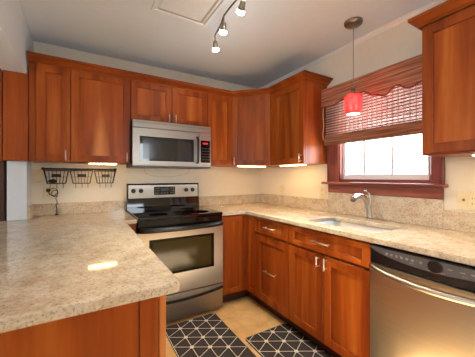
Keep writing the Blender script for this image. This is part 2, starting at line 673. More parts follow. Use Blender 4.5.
# E: diagonal corner
t = thing('corner_wall_cabinet', 'angled cherry corner wall cabinet where the two walls meet', 'cabinet', (0, 0, 0), 0, UG)
bm = N()
prism(bm, [(-0.609, -0.002), (-0.609, -UD), (-UD, -0.629), (-0.002, -0.629), (-0.002, -0.002)], 'z', ZB + 0.002, ZT + 0.012)
obj('cabinet_body', bm, M['wood'], t)
L = math.hypot(0.609 - UD, 0.629 - UD)
ang = math.atan2(-(0.629 - UD), 0.609 - UD)
d = door(t, 0.012, L - 0.012, ZB, ZT, -0.02)
d.location = (-0.609, -UD, 0)
d.rotation_euler = (0, 0, ang)
bar_pull(d, (0.045, -0.02, 1.40), (0.045, -0.02, 1.455))
# F: right wall beside the window
t = thing('wall_cabinet', 'cherry wall cabinet on the window wall with its bare side facing the shade', 'cabinet', (0, -0.63, 0), -PI / 2, UG)
obj('cabinet_body', B((0.001, 0.487, -UD, -0.002, ZB + 0.002, ZT + 0.012)), M['wood'], t)
d = door(t, 0, 0.488, ZB, ZT, -0.315)
bar_pull(d, (0.488 - 0.033, -0.315, 1.40), (0.488 - 0.033, -0.315, 1.455))
# G: near right
t = thing('wall_cabinet', 'cherry wall cabinet at upper right, nearest the camera, right of the window', 'cabinet', (0, -2.074, 0), -PI / 2, UG)
obj('cabinet_body', B((0.0, 0.92, -UD - 0.015, -0.002, ZB + 0.002, ZT + 0.012)), M['wood'], t)
for k in (0, 1):
    d = door(t, 0.004 + 0.457 * k, 0.461 + 0.457 * k, ZB + 0.012, ZT - 0.01, -0.33, st=0.054)
    hx = 0.461 + (-0.033 if k == 0 else 0.033)
    bar_pull(d, (hx, -0.33, 1.41), (hx, -0.33, 1.465))


def sweep_crown(path, prof):
    """profile (outward, z) swept along a plan path with mitred corners; outward is to the right of travel"""
    bm = N()
    n = len(path)
    rings = []
    for i in range(n):
        p = Vector(path[i]).to_2d()
        ns = []
        if i > 0:
            e = (p - Vector(path[i - 1]).to_2d()).normalized()
            ns.append(Vector((e.y, -e.x)))
        if i < n - 1:
            e = (Vector(path[i + 1]).to_2d() - p).normalized()
            ns.append(Vector((e.y, -e.x)))
        m = (ns[0] + ns[-1])
        m = m / (m.length_squared) * 2 if len(ns) > 1 else ns[0]
        rings.append([bm.verts.new((p.x + m.x * o, p.y + m.y * o, z)) for o, z in prof])
    k = len(prof)
    for i in range(n - 1):
        for j in range(k):
            bm.faces.new((rings[i][j], rings[i][(j + 1) % k], rings[i + 1][(j + 1) % k], rings[i + 1][j]))
    bm.faces.new(rings[0])
    bm.faces.new(rings[-1][::-1])
    return bm


PROF = [(0, 2.136), (0.010, 2.136), (0.010, 2.146), (0.024, 2.150), (0.036, 2.160), (0.048, 2.172), (0.066, 2.176), (0.066, 2.193), (0, 2.193)]
o = obj('crown_moulding', sweep_crown([(-2.407, -0.312), (-0.612, -0.312), (-0.312, -0.632), (-0.312, -1.121), (-0.004, -1.121)], PROF), M['wood_x'])
tag(o, 'long cherry crown moulding along the cabinet tops from beam to window', 'moulding')
o = obj('crown_moulding', sweep_crown([(-0.004, -2.072), (-0.327, -2.072), (-0.327, -3.02)], [(o * 0.72, z) for o, z in PROF]), M['wood_y'])
tag(o, 'cherry crown moulding on top of the nearest cabinet at upper right', 'moulding')

# wooden panel on the wall stub, and the cabinet past it
o = obj('wood_panel', B((-2.555, -2.41, -0.31, -0.201, ZB, 2.044), bev=0.002), M['wood'])
tag(o, 'plain cherry panel under the beam above the white wall end', 'panel')
t = thing('tall_cabinet', 'brown tall cabinet just visible at the left edge past the white wall end', 'cabinet', (-2.57, 0, 0))
obj('cabinet_body', B((-0.8, 0, -0.17, -0.002, 0.0, 2.3)), M['toe'], t)
obj('corner_stile', B((-0.045, -0.015, -0.19, -0.17, 1.376, 2.3), bev=0.002), M['wood'], t)
door(t, -0.45, -0.05, 1.376, 2.29, -0.19)
door(t, -0.45, -0.0, 0.1, 1.37, -0.19, wood_m='toe', panel_m='toe')  # dark brown paints the unlit look onto the lower door

# ------------------------------------------------------------------ base cabinets
CF = -0.61   # carcass front
CT = 0.879   # carcass top
TK = 0.10

# corner (lazy susan)
t = thing('corner_base_cabinet', 'cherry corner base cabinet with folding doors right of the range', 'cabinet', (0, 0, 0), 0, 'cherry base cabinets')
bm = N()
prism(bm, [(-0.912, -0.002), (-0.912, CF), (-0.61, CF), (-0.61, -0.798), (-0.002, -0.798), (-0.002, -0.002)], 'z', TK, CT)
obj('cabinet_body', bm, M['wood'], t)
bm = N()
prism(bm, [(-0.912, -0.01), (-0.912, CF + 0.06), (-0.55, CF + 0.06), (-0.55, -0.798), (-0.01, -0.798), (-0.01, -0.01)], 'z', 0, TK)
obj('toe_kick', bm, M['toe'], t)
door(t, -0.912, -0.668, 0.108, 0.868, CF - 0.02, st=0.05)
obj('corner_post', B((-0.667, -0.628, CF - 0.018, CF, 0.108, 0.868), (-0.63, -0.61, CF - 0.03, CF, 0.108, 0.868)), M['wood'], t)
d = door(t, 0.0, 0.155, 0.108, 0.868, 0, st=0.045)
d.location = (-0.63, -0.642, 0)
d.rotation_euler = (0, 0, -PI / 2)

# drawer base
t = thing('drawer_base_cabinet', 'narrow cherry base cabinet with one drawer above a tall pull-out front', 'cabinet', (0, -0.8, 0), -PI / 2, 'cherry base cabinets')
obj('cabinet_body', B((0.001, 0.461, CF, -0.002, TK, CT)), M['wood'], t)
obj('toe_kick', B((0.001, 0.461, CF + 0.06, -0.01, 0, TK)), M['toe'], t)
d = door(t, 0.0, 0.462, 0.728, 0.868, CF - 0.02, st=0.055, name='drawer', rail=0.035)
bar_pull(d, (0.17, CF - 0.02, 0.80), (0.295, CF - 0.02, 0.80))
d = door(t, 0.0, 0.462, 0.108, 0.718, CF - 0.02, st=0.062)
bar_pull(d, (0.175, CF - 0.02, 0.41), (0.305, CF - 0.02, 0.41))

# sink base
t = thing('sink_base_cabinet', 'cherry two-door base cabinet under the sink with a false drawer front', 'cabinet', (0, -1.262, 0), -PI / 2, 'cherry base cabinets')
bm = B((0.001, 0.02, CF, -0.002, TK, CT), (0.674, 0.693, CF, -0.002, TK, CT), (0.02, 0.674, CF, -0.002, TK, TK + 0.018), (0.02, 0.674, -0.016, -0.002, TK, 0.70), (0.02, 0.674, CF, CF + 0.018, 0.70, CT))
obj('cabinet_body', bm, M['wood'], t)
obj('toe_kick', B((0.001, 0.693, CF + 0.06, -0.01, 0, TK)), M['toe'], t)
d = door(t, 0.0, 0.695, 0.725, 0.868, CF - 0.02, st=0.057, name='drawer_front', rail=0.035)
bar_pull(d, (0.275, CF - 0.02, 0.80), (0.405, CF - 0.02, 0.80))
for k in (0, 1):
    d = door(t, 0.3475 * k, 0.3475 * (k + 1), 0.108, 0.715, CF - 0.02, st=0.057)
    hx = 0.3475 + (-0.033 if k == 0 else 0.033)
    bar_pull(d, (hx, CF - 0.02, 0.635), (hx, CF - 0.02, 0.69))

# left corner base + peninsula
t = thing('peninsula_base_cabinet', 'cherry peninsula base with a plain panelled end facing the camera', 'cabinet', (0, 0, 0), 0, 'cherry base cabinets')
bm = N()
prism(bm, [(-2.432, -0.21), (-2.432, -1.96), (-1.83, -1.96), (-1.83, -0.62), (-1.68, -0.62), (-1.68, -0.004), (-2.43, -0.004), (-2.43, -0.21)][:6] + [(-2.43, -0.004)], 'z', 0.0, CT)
obj('cabinet_body', bm, M['wood'], t)
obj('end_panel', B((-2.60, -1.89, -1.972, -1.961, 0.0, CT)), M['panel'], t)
obj('end_stile', B((-1.888, -1.829, -1.978, -1.961, 0.0, CT), bev=0.002), M['wood'], t)
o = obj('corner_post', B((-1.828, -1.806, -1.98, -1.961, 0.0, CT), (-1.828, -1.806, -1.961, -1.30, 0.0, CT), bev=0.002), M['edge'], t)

# ------------------------------------------------------------------ countertops
ZC = 0.914
TH = 0.034


def slab(outline, z0=ZC - TH, z1=ZC, bev=0.007, holes=None):
    bm = N()
    vs = [bm.verts.new((x, y, z1)) for x, y in outline]
    f = bm.faces.new(vs)
    r = bmesh.ops.extrude_face_region(bm, geom=[f])
    nv = [v for v in r['geom'] if isinstance(v, bmesh.types.BMVert)]
    bmesh.ops.translate(bm, verts=nv, vec=(0, 0, z0 - z1))
    bmesh.ops.recalc_face_normals(bm, faces=bm.faces)
    es = [e for e in bm.edges if abs(e.verts[0].co.z - e.verts[1].co.z) < 1e-6]
    bmesh.ops.bevel(bm, geom=es, offset=bev, segments=3, affect='EDGES', profile=0.5)
    return bm


def rounded(pts, rad, seg=5):
    """round selected corners of an outline; rad is a dict index -> radius"""
    out = []
    n = len(pts)
    for i, p in enumerate(pts):
        r = rad.get(i, 0)
        if not r:
            out.append(p)
            continue
        P = Vector(p)
        a = (Vector(pts[i - 1]) - P).normalized()
        b = (Vector(pts[(i + 1) % n]) - P).normalized()
        c = P + (a + b) * r
        s = P + a * r
        e = P + b * r
        for k in range(seg + 1):
            q = s.lerp(e, k / seg) - c
            out.append(tuple(c + q.normalized() * r))
    return out


t = thing('countertop', 'speckled beige granite worktop of the peninsula in the left foreground', 'countertop', (0, 0, 0))
out = rounded([(-2.432, -0.001), (-2.432, -0.203), (-2.85, -0.203), (-2.85, -2.02), (-1.767, -2.02), (-1.767, -0.80), (-1.767, -0.66), (-1.679, -0.655), (-1.679, -0.001)], {4: 0.02, 3: 0.02})
obj('granite_slab', slab(out), M['granite'], t)
obj('backsplash', B((-2.431, -1.69, -0.021, -0.001, ZC, 1.016), bev=0.002), M['granite'], t)
obj('side_splash', B((-2.432, -2.412, -0.2, -0.022, ZC, 1.016), bev=0.002), M['granite'], t)

t = thing('countertop', 'beige granite worktop along the window wall with the sink cut into it', 'countertop', (0, 0, 0))
# L-shaped slab with a sink cut-out: assemble around the hole
SX0, SX1, SY0, SY1 = -0.54, -0.19, -1.915, -1.355
Rc = 0.06


def slab_with_hole(outer, hole):
    bm = N()
    def loop(pts, z):
        vs = [bm.verts.new((x, y, z)) for x, y in pts]
        return vs, [bm.edges.new((vs[i], vs[(i + 1) % len(vs)])) for i in range(len(vs))]
    for z in (ZC, ZC - TH):
        v1, e1 = loop(outer, z)
        v2, e2 = loop(hole, z)
        bmesh.ops.triangle_fill(bm, use_beauty=True, use_dissolve=False, edges=e1 + e2)
        if z == ZC:
            A1, A2 = v1, v2
        else:
            B1, B2 = v1, v2
    for A, Bq in ((A1, B1), (A2, B2)):
        for i in range(len(A)):
            bm.faces.new((A[i], A[(i + 1) % len(A)], Bq[(i + 1) % len(A)], Bq[i]))
    bmesh.ops.recalc_face_normals(bm, faces=bm.faces)
    es = [e for e in bm.edges if len(e.link_faces) == 2 and abs(e.verts[0].co.z - e.verts[1].co.z) < 1e-6 and e.calc_face_angle(0) > 1.0]
    bmesh.ops.bevel(bm, geom=es, offset=0.006, segments=2, affect='EDGES', profile=0.5)
    return bm


outer = [(-0.911, -0.001), (-0.911, -0.65), (-0.65, -0.65), (-0.65, -3.0), (-0.001, -3.0), (-0.001, -0.001)]
hole = rounded([(SX0, SY0), (SX1, SY0), (SX1, SY1), (SX0, SY1)], {0: Rc, 1: Rc, 2: Rc, 3: Rc})
obj('granite_slab', slab_with_hole(outer, hole), M['granite'], t)
obj('backsplash', B((-0.90, -0.001, -0.021, -0.001, ZC, 1.024), bev=0.002), M['granite'], t)
obj('backsplash', B((-0.021, -0.001, -1.14, -0.022, ZC, 1.034), bev=0.002), M['granite'], t)
obj('backsplash', B((-0.021, -0.001, -2.066, -1.141, ZC, 1.103), bev=0.002), M['granite'], t)
obj('backsplash', B((-0.021, -0.001, -3.0, -2.067, ZC, 1.034), bev=0.002), M['granite'], t)

# sink
t = thing('sink', 'stainless steel undermount sink set into the worktop below the window', 'sink', (-0.365, -1.635, 0.7))
bm = N()


def ring(sx, sy, r, z):
    hx, hy = sx / 2, sy / 2
    return [bm.verts.new((x, y, z)) for x, y in rounded([(-hx, -hy), (hx, -hy), (hx, hy), (-hx, hy)], {0: r, 1: r, 2: r, 3: r})]


SXW, SYW = SX1 - SX0, SY1 - SY0
zt = ZC - TH - 0.7 - 0.001
rings = [ring(SXW + 0.04, SYW + 0.04, 0.07, zt), ring(SXW - 0.004, SYW - 0.004, Rc, zt), ring(SXW - 0.02, SYW - 0.02, Rc, zt - 0.15), ring(SXW - 0.07, SYW - 0.07, 0.05, zt - 0.175), ring(0.09, 0.09, 0.043, zt - 0.182)]
for a, b in zip(rings, rings[1:]):
    for i in range(len(a)):
        f = bm.faces.new((a[i], a[(i + 1) % len(a)], b[(i + 1) % len(a)], b[i]))
        f.smooth = True
bm.faces.new(rings[-1])
obj('basin', bm, M['steel_sink'], t)
bm = N()
lathe(bm, [(0.042, 0), (0.042, 0.004), (0.03, 0.004), (0.028, 0.001)], (0, 0, zt - 0.1815))
obj('drain', bm, M['chrome'], t)

# faucet
t = thing('faucet', 'brushed nickel pull-out faucet standing behind the sink', 'faucet', (-0.085, -1.60, ZC))
bm = N()
lathe(bm, [(0.029, 0.0005), (0.029, 0.008), (0.023, 0.014)])
tube(bm, cat([(0.004, 0, 0.008), (0.0, 0, 0.05), (-0.014, 0, 0.10), (-0.035, 0, 0.145), (-0.065, 0, 0.175)], 5), 0.021, 14)
obj('body', bm, M['faucet'], t)
bm = N()
sp = cat([(-0.058, 0, 0.170), (-0.095, 0.0, 0.188), (-0.135, 0.0, 0.192), (-0.175, 0.0, 0.186), (-0.205, 0.0, 0.170)], 5)
tube(bm, sp, [0.021 - 0.002 * math.sin(PI * i / (len(sp) - 1)) + 0.003 * i / (len(sp) - 1) for i in range(len(sp))], 14)
s_ = obj('spout', bm, M['faucet'], t)
bm = N()
tube(bm, [(-0.203, 0.0, 0.171), (-0.213, 0.0, 0.160)], 0.019, 14)
obj('spray_face', bm, M['nickel'], s_)
bm = N()
tube(bm, cat([(0.004, 0.0, 0.02), (0.012, 0.0, 0.10), (0.010, 0.0, 0.17), (-0.002, 0.0, 0.208), (-0.030, 0.0, 0.226), (-0.064, 0.0, 0.230)], 5), [0.014 - 0.007 * i / 25 for i in range(26)], 12)
obj('lever', bm, M['faucet'], t)

# ------------------------------------------------------------------ dishwasher
t = thing('dishwasher', 'stainless dishwasher with black control strip under the right worktop', 'dishwasher', (0, -1.961, 0), -PI / 2)
DW = 0.60
F = -0.655
obj('tub_body', B((0.002, DW - 0.002, -0.60, -0.03, 0.1, 0.868)), M['black'], t)
obj('toe_kick', B((0.002, DW - 0.002, -0.55, -0.03, 0.0, 0.1)), M['black'], t)
bm = N()
n = 16
out = [(0.0015 + (DW - 0.003) * i / n, 0.0) for i in range(n + 1)]
# door skin, gently bowed outward
prof = []
for i in range(n + 1):
    u = i / n
    prof.append((0.0015 + (DW - 0.003) * u, F - 0.010 * (1 - (2 * u - 1) ** 4)))
prism(bm, prof + [(DW - 0.0015, -0.601), (0.0015, -0.601)], 'z', 0.115, 0.775)
obj('door', bm, M['steel_v'], t)
bm = N()
prism(bm, [(x, y + 0.006) for x, y in prof] + [(DW - 0.0015, -0.601), (0.0015, -0.601)], 'z', 0.779, 0.874)
cp = obj('control_panel', bm, M['black'], t)
# lens-shaped charcoal fascia with a curved lower edge
bm = N()
lens = []
top = []
for i in range(n + 1):
    u = i / n
    x = 0.006 + (DW - 0.012) * u
    lens.append((x, 0.860 - 0.047 * (1 - (2 * u - 1) ** 2) ** 0.75))
    top.append((x, 0.8605))
va = []
for (x, z) in lens:
    u = (x - 0.0015) / (DW - 0.003)
    va.append((x, F + 0.006 - 0.010 * (1 - (2 * u - 1) ** 4) - 0.004, z))
vb = [(x, y, 0.868) for x, y, z in va]
A = [bm.verts.new(p) for p in va]
Bv = [bm.verts.new(p) for p in vb]
A2 = [bm.verts.new((p[0], p[1] + 0.004, p[2])) for p in va]
B2 = [bm.verts.new((p[0], p[1] + 0.004, p[2])) for p in vb]
for i in range(n):
    bm.faces.new((A[i], A[i + 1], Bv[i + 1], Bv[i]))
    bm.faces.new((A2[i], A2[i + 1], A[i + 1], A[i]))
    bm.faces.new((Bv[i], Bv[i + 1], B2[i + 1], B2[i]))
fs = obj('fascia', bm, M['charcoal'], cp)


def fasc_y(x):
    u = (x - 0.0015) / (DW - 0.003)
    return F + 0.006 - 0.010 * (1 - (2 * u - 1) ** 4) - 0.004


for x in (0.10, 0.125, 0.15, 0.175, 0.20, 0.225, 0.262):
    bm = N()
    lathe(bm, [(0.0065, 0), (0.0065, 0.002), (0.005, 0.003)], (x, fasc_y(x) + 0.0005, 0.845), (0, -1, 0), 12)
    obj('button', bm, M['mark'], cp)
bm = N()
lathe(bm, [(0.03, 0), (0.03, 0.003), (0.026, 0.004)], (0.32, fasc_y(0.32) + 0.0005, 0.842), (0, -1, 0), 24)
obj('dial_display', bm, M['black'], cp)
for x in (0.375, 0.42, 0.455, 0.49, 0.525):
    bm = N()
    box(bm, x - 0.009, x + 0.009, fasc_y(x) - 0.002, fasc_y(x) + 0.001, 0.843, 0.849, bev=0.0008)
    obj('button', bm, M['mark'], cp)
for x, z in ((0.215, 0.829), (0.225, 0.829), (0.285, 0.822), (0.295, 0.818), (0.31, 0.816), (0.33, 0.816), (0.345, 0.818), (0.355, 0.822), (0.42, 0.830), (0.43, 0.830)):
    obj('printed_mark', B((x - 0.004, x + 0.004, fasc_y(x) - 0.0008, fasc_y(x) + 0.001, z - 0.0015, z + 0.0015)), M['mark'], cp)
bm = N()
pts = []
for i in range(21):
    u = i / 20
    x = 0.02 + (DW - 0.04) * u
    k = (1 - (2 * u - 1) ** 2)
    pts.append((x, F - 0.012 - 0.055 * k ** 0.6, 0.762 - 0.015 * k))
tube(bm, pts, 0.0145, 12)
for x in (0.02, DW - 0.02):
    tube(bm, [(x, F + 0.003, 0.764), (x, F - 0.016, 0.764)], 0.011, 10)
obj('handle', bm, M['steel'], t)

# ------------------------------------------------------------------ range
t = thing('range', 'freestanding stainless electric range with black glass cooktop', 'range', (-1.295, 0, 0))
RW = 0.378
obj('body', B((-RW, RW, -0.625, -0.02, 0.02, 0.895)), M['black'], t)
bm = N()
box(bm, -RW - 0.001, RW + 0.001, -0.672, -0.075, 0.896, 0.922, bev=0.006, seg=3)
ck = obj('cooktop', bm, M['glossblack'], t)
for x, y, r in ((-0.18, -0.52, 0.095), (0.18, -0.52, 0.115), (-0.18, -0.26, 0.08), (0.18, -0.26, 0.08)):
    bm = N()
    lathe(bm, [(r, 0.9222), (r, 0.9226), (r - 0.004, 0.9226), (r - 0.004, 0.9222)], (x, y, 0), (0, 0, 1), 40)
    obj('burner_ring', bm, M['burner'], ck)
# backguard: black sloping riser and steel console
bm = N()
prism(bm, [(-0.012, 0.90), (-0.085, 0.90), (-0.085, 0.955), (-0.072, 1.03), (-0.068, 1.175), (-0.06, 1.185), (-0.012, 1.185)], 'x', -RW - 0.002, RW + 0.002)
bgd = obj('backguard', bm, M['glossblack'], t)
bm = N()
prism(bm, [(-0.0665, 1.035), (-0.0765, 1.035), (-0.0725, 1.168), (-0.0625, 1.168)], 'x', -RW + 0.012, RW - 0.012)
obj('console', bm, M['steel'], bgd)
bm = N()
box(bm, -0.119, 0.105, -0.0785, -0.07, 1.064, 1.150, bev=0.002)
dp = obj('display', bm, M['glossblack'], t)
for x in (-0.1, -0.075, 0.06, 0.085):
    for z in (1.083, 1.108, 1.132):
        obj('key_mark', B((x - 0.008, x + 0.008, -0.0792, -0.078, z - 0.004, z + 0.004)), M['mark'], dp)
for x in (-0.04, -0.01, 0.02):
    obj('key_mark', B((x - 0.010, x + 0.010, -0.0792, -0.078, 1.078, 1.086)), M['mark'], dp)
obj('clock_window', B((-0.05, 0.035, -0.0793, -0.078, 1.106, 1.138)), M['clock'], dp)
for x in (-0.32, -0.247, 0.231, 0.305):
    bm = N()
    lathe(bm, [(0.023, 0), (0.023, 0.004), (0.019, 0.006), (0.018, 0.024), (0.015, 0.027)], (x, -0.074, 1.111), (0, -1, 0), 20)
    box(bm, x - 0.004, x + 0.004, -0.106, -0.098, 1.094, 1.128, bev=0.001)
    obj('knob', bm, M['black'], bgd)
# black front lip under the cooktop
obj('front_lip', B((-RW, RW, -0.660, -0.622, 0.80, 0.897), bev=0.004), M['glossblack'], t)
# oven door
bm = N()
wx0, wx1, wz0, wz1 = -0.292, 0.288, 0.430, 0.738
yf = -0.672
for b in ((-RW, wx0, yf, -0.625, 0.262, 0.797), (wx1, RW, yf, -0.625, 0.262, 0.797), (wx0, wx1, yf, -0.625, 0.262, wz0), (wx0, wx1, yf, -0.625, wz1, 0.797)):
    box(bm, *b)
od = obj('oven_door', bm, M['steel_v'], t)
bm = N()
fr = 0.026
for b in ((wx0, wx0 + fr, yf - 0.001, -0.64, wz0, wz1), (wx1 - fr, wx1, yf - 0.001, -0.64, wz0, wz1), (wx0 + fr, wx1 - fr, yf - 0.001, -0.64, wz0, wz0 + 0.018), (wx0 + fr, wx1 - fr, yf - 0.001, -0.64, wz1 - 0.02, wz1)):
    box(bm, *b)
obj('window_surround', bm, M['glossblack'], od)
obj('oven_window', B((wx0 + fr, wx1 - fr, yf + 0.002, -0.64, wz0 + 0.018, wz1 - 0.02)), M['darkglass'], od)
bm = N()
pts = []
for i in range(17):
    u = i / 16
    k = 1 - (2 * u - 1) ** 2
    pts.append((-RW + 0.012 + (2 * RW - 0.024) * u, -0.678 - 0.042 * k ** 0.5, 0.822 - 0.004 * k))
tube(bm, pts, 0.021, 12)
obj('oven_handle', bm, M['black'], od)
# storage drawer
bm = N()
box(bm, -RW, RW, -0.672, -0.625, 0.028, 0.250, bev=0.004, seg=2)
dr = obj('storage_drawer', bm, M['steel_v'], t)
bm = N()
up, lo = [], []
for i in range(17):
    u = i / 16
    k = 1 - (2 * u - 1) ** 2
    x = -RW + 0.004 + (2 * RW - 0.008) * u
    up.append((x, 0.236 - 0.030 * k))
    lo.append((x, 0.214 - 0.030 * k))
prism(bm, up + lo[::-1], 'y', -0.686, -0.67)
obj('drawer_pull', bm, M['black'], dr)
obj('drawer_gap', B((-RW, RW, -0.655, -0.63, 0.248, 0.264)), M['black'], t)
for x in (-0.33, 0.33):
    for y in (-0.58, -0.08):
        bm = N()
        lathe(bm, [(0.018, 0.0), (0.018, 0.03)], (x, y, 0), seg=12)
        obj('foot', bm, M['black'], t)

# ------------------------------------------------------------------ microwave
t = thing('microwave', 'stainless over-the-range microwave hung below the short cabinet', 'microwave', (-1.295, 0, 1.345))
MY = -0.405
obj('body', B((-0.377, 0.377, -0.375, -0.004, 0.004, 0.420)), M['black'], t)
bm = N()
box(bm, -0.377, 0.377, MY, -0.374, 0.352, 0.421, bev=0.003)
vp = obj('vent_panel', bm, M['steel_mw'], t)
bm = N()
for i in range(3):
    box(bm, -0.36, 0.36, MY - 0.0006, MY + 0.002, 0.403 - 0.005 * i, 0.4045 - 0.005 * i)
obj('vent_slots', bm, M['charcoal'], vp)
# door: steel frame around a dark window
bm = N()
dx0, dx1, dz0, dz1 = -0.377, 0.252, 0.012, 0.349
px0, px1, pz0, pz1 = -0.318, 0.192, 0.055, 0.276
for b in ((dx0, px0, MY, -0.374, dz0, dz1), (px1, dx1, MY, -0.374, dz0, dz1), (px0, px1, MY, -0.374, dz0, pz0), (px0, px1, MY, -0.374, pz1, dz1)):
    box(bm, *b)
md = obj('door', bm, M['steel_mw'], t)
bm = N()
for b in ((px0, px0 + 0.028, MY - 0.001, -0.38, pz0, pz1), (px1 - 0.028, px1, MY - 0.001, -0.38, pz0, pz1), (px0 + 0.028, px1 - 0.028, MY - 0.001, -0.38, pz0, pz0 + 0.016), (px0 + 0.028, px1 - 0.028, MY - 0.001, -0.38, pz1 - 0.018, pz1)):
    box(bm, *b)
obj('window_frame', bm, M['glossblack'], md)
obj('door_window', B((px0 + 0.028, px1 - 0.028, MY + 0.001, -0.38, pz0 + 0.016, pz1 - 0.018)), M['mwglass'], md)
bm = N()
hx = 0.226
tube(bm, [(hx, MY + 0.002, 0.302), (hx, MY - 0.03, 0.300), (hx, MY - 0.038, 0.28), (hx, MY - 0.04, 0.18), (hx, MY - 0.038, 0.07), (hx, MY - 0.03, 0.05), (hx, MY + 0.002, 0.048)], 0.011, 12)
obj('handle', bm, M['black'], md)
bm = N()
box(bm, 0.254, 0.377, MY, -0.374, 0.012, 0.349)
cp = obj('control_panel', bm, M['steel_mw'], t)
obj('keypad', B((0.266, 0.368, MY - 0.0015, MY + 0.002, 0.052, 0.276), bev=0.0006), M['glossblack'], cp)
obj('clock_display', B((0.288, 0.345, MY - 0.0025, MY, 0.236, 0.256)), M['reddisp'], cp)
bm = N()
for i in range(3):
    for j in range(5):
        x = 0.284 + 0.03 * i
        z = 0.08 + 0.028 * j
        obj('key_mark', B((x, x + 0.016, MY - 0.0022, MY - 0.001, z, z + 0.008)), M['charcoal'], cp)
bm = N()
box(bm, -0.377, 0.377, MY + 0.008, -0.01, -0.004, 0.012, bev=0.003)
obj('underside_grille', bm, M['charcoal'], t)
bm = N()
tube(bm, [(-0.2, -0.012, -0.002), (-0.19, -0.006, -0.055), (-0.11, -0.005, -0.082), (0.0, -0.005, -0.092), (0.1, -0.005, -0.088), (0.2, -0.006, -0.072), (0.28, -0.006, -0.045), (0.3, -0.012, -0.003)], 0.0028, 6)
obj('power_cable', bm, M['cable'], t)

# ------------------------------------------------------------------ basket rack


def wire(bm, pts, r=0.002):
    tube(bm, pts, r, 6)


t = thing('wall_rail', 'black wall rail above the left worktop carrying three wire baskets', 'rail', (-2.06, 0, 1.325))
bm = N()
tube(bm, [(-0.295, -0.03, 0), (0.288, -0.03, 0)], 0.007, 8)
obj('bar', bm, M['iron'], t)
for x in (-0.292, 0.285):
    bm = N()
    tube(bm, [(x, 0.0, 0), (x, -0.03, 0)], 0.006, 8)
    lathe(bm, [(0.014, 0), (0.014, 0.004)], (x, 0.0, 0), (0, -1, 0), 12)
    lathe(bm, [(0.004, -0.008), (0.011, -0.003), (0.011, 0.003), (0.004, 0.008)], (x, -0.03, 0), (1, 0, 0), 12)
    obj('bracket', bm, M['iron'], t)


def wire_basket(cx, label):
    t = thing('wire_basket', label, 'basket', (cx, -0.04, 1.31), 0, 'wire baskets on the wall rail')
    wt, wb, dt, db, h = 0.088, 0.066, 0.075, 0.055, -0.115
    bm = N()
    rect = lambda w, d, z: [(-w, -0.003, z), (w, -0.003, z), (w, -d, z), (-w, -d, z), (-w, -0.003, z)]
    wire(bm, rect(wt, dt, 0), 0.0035)
    wire(bm, rect(wb, db, h), 0.0032)
    wire(bm, rect((wt + wb) / 2, (dt + db) / 2, h / 2), 0.0016)
    for i in range(7):
        f = -1 + 2 * i / 6
        rr = 0.0030 if i in (0, 6) else 0.0015
        for a, b in (((f * wt, -dt, 0), (f * wb, -db, h)), ((f * wt, -0.003, 0), (f * wb, -0.003, h))):
            wire(bm, [a, b], rr)
        wire(bm, [(f * wb, -0.003, h), (f * wb, -db, h)], 0.0014)
    for sx in (-1, 1):
        wire(bm, [(sx * wt, -dt / 2, 0), (sx * wb, -db / 2, h)], 0.0015)
    obj('wire_frame', bm, M['iron'], t)
    obj('label_plate', B((-0.032, 0.036, -0.081, -0.077, -0.058, -0.032), bev=0.001), M['iron'], t)
    for x in (-0.05, 0.05):
        bm = N()
        wire(bm, [(x, -0.003, -0.001), (x, -0.003, 0.012), (x, 0.004, 0.026), (x, 0.012, 0.026)], 0.0022)
        obj('hanger', bm, M['iron'], t)
    for x in (-0.044, 0.004, 0.05):
        bm = N()
        wire(bm, [(x, -db, h), (x, -db - 0.002, h - 0.03), (x, -db - 0.008, h - 0.04), (x, -db - 0.016, h - 0.036), (x, -db - 0.018, h - 0.028)], 0.002)
        obj('hook', bm, M['iron'], t)
    return t


wire_basket(-2.248, 'leftmost wire basket on the wall rail, holding a small dark item')
wire_basket(-2.06, 'middle of the three black wire baskets on the wall rail')
wire_basket(-1.868, 'rightmost wire basket on the wall rail, nearest the range')
bm = N()
bmesh.ops.create_icosphere(bm, subdivisions=2, radius=0.03)
for v in bm.verts:
    v.co = Vector((v.co.x * 1.1, v.co.y * 0.6, v.co.z * 0.62)) * (1 + 0.1 * math.sin(v.co.x * 200))
o = obj('dark_pouch', bm, M['iron'], loc=(-2.275, -0.07, 1.2155))
tag(o, 'small dark bundle lying in the leftmost wire basket', 'pouch')

# ------------------------------------------------------------------ wall plates


def plate(name, label, cat, loc, rz, w, h, kind):
    t = thing(name, label, cat, loc, rz)
    obj('cover_plate', B((-w / 2, w / 2, -0.007, -0.0005, -h / 2, h / 2), bev=0.002), M['almond'], t)
    if kind == 'duplex':
        for z in (-0.022, 0.022):
            s = obj('socket', B((-0.017, 0.017, -0.0095, -0.006, z - 0.015, z + 0.015), bev=0.001), M['almond'], t)
            bm = B((-0.008, -0.005, -0.0102, -0.009, z - 0.006, z + 0.006), (0.005, 0.008, -0.0102, -0.009, z - 0.006, z + 0.006))
            obj('slot', bm, M['almond_d'], s)
    elif kind == 'double':
        for x in (-0.024, 0.024):
            s = obj('socket' if x > 0 else 'rocker', B((x - 0.017, x + 0.017, -0.0105, -0.006, -0.034, 0.034), bev=0.001), M['almond'], t)
            if x > 0:
                obj('slot', B((x - 0.008, x - 0.005, -0.0112, -0.009, 0.010, 0.022), (x + 0.005, x + 0.008, -0.0112, -0.009, 0.010, 0.022), (x - 0.008, x - 0.005, -0.0112, -0.009, -0.022, -0.010), (x + 0.005, x + 0.008, -0.0112, -0.009, -0.022, -0.010)), M['almond_d'], s)
            else:
                obj('toggle', B((x - 0.005, x + 0.005, -0.017, -0.009, -0.004, 0.012), bev=0.001), M['almond_d'], s)
    else:
        s = obj('rocker', B((-0.016, 0.016, -0.010, -0.006, -0.032, 0.032), bev=0.001), M['almond'], t)
    return t


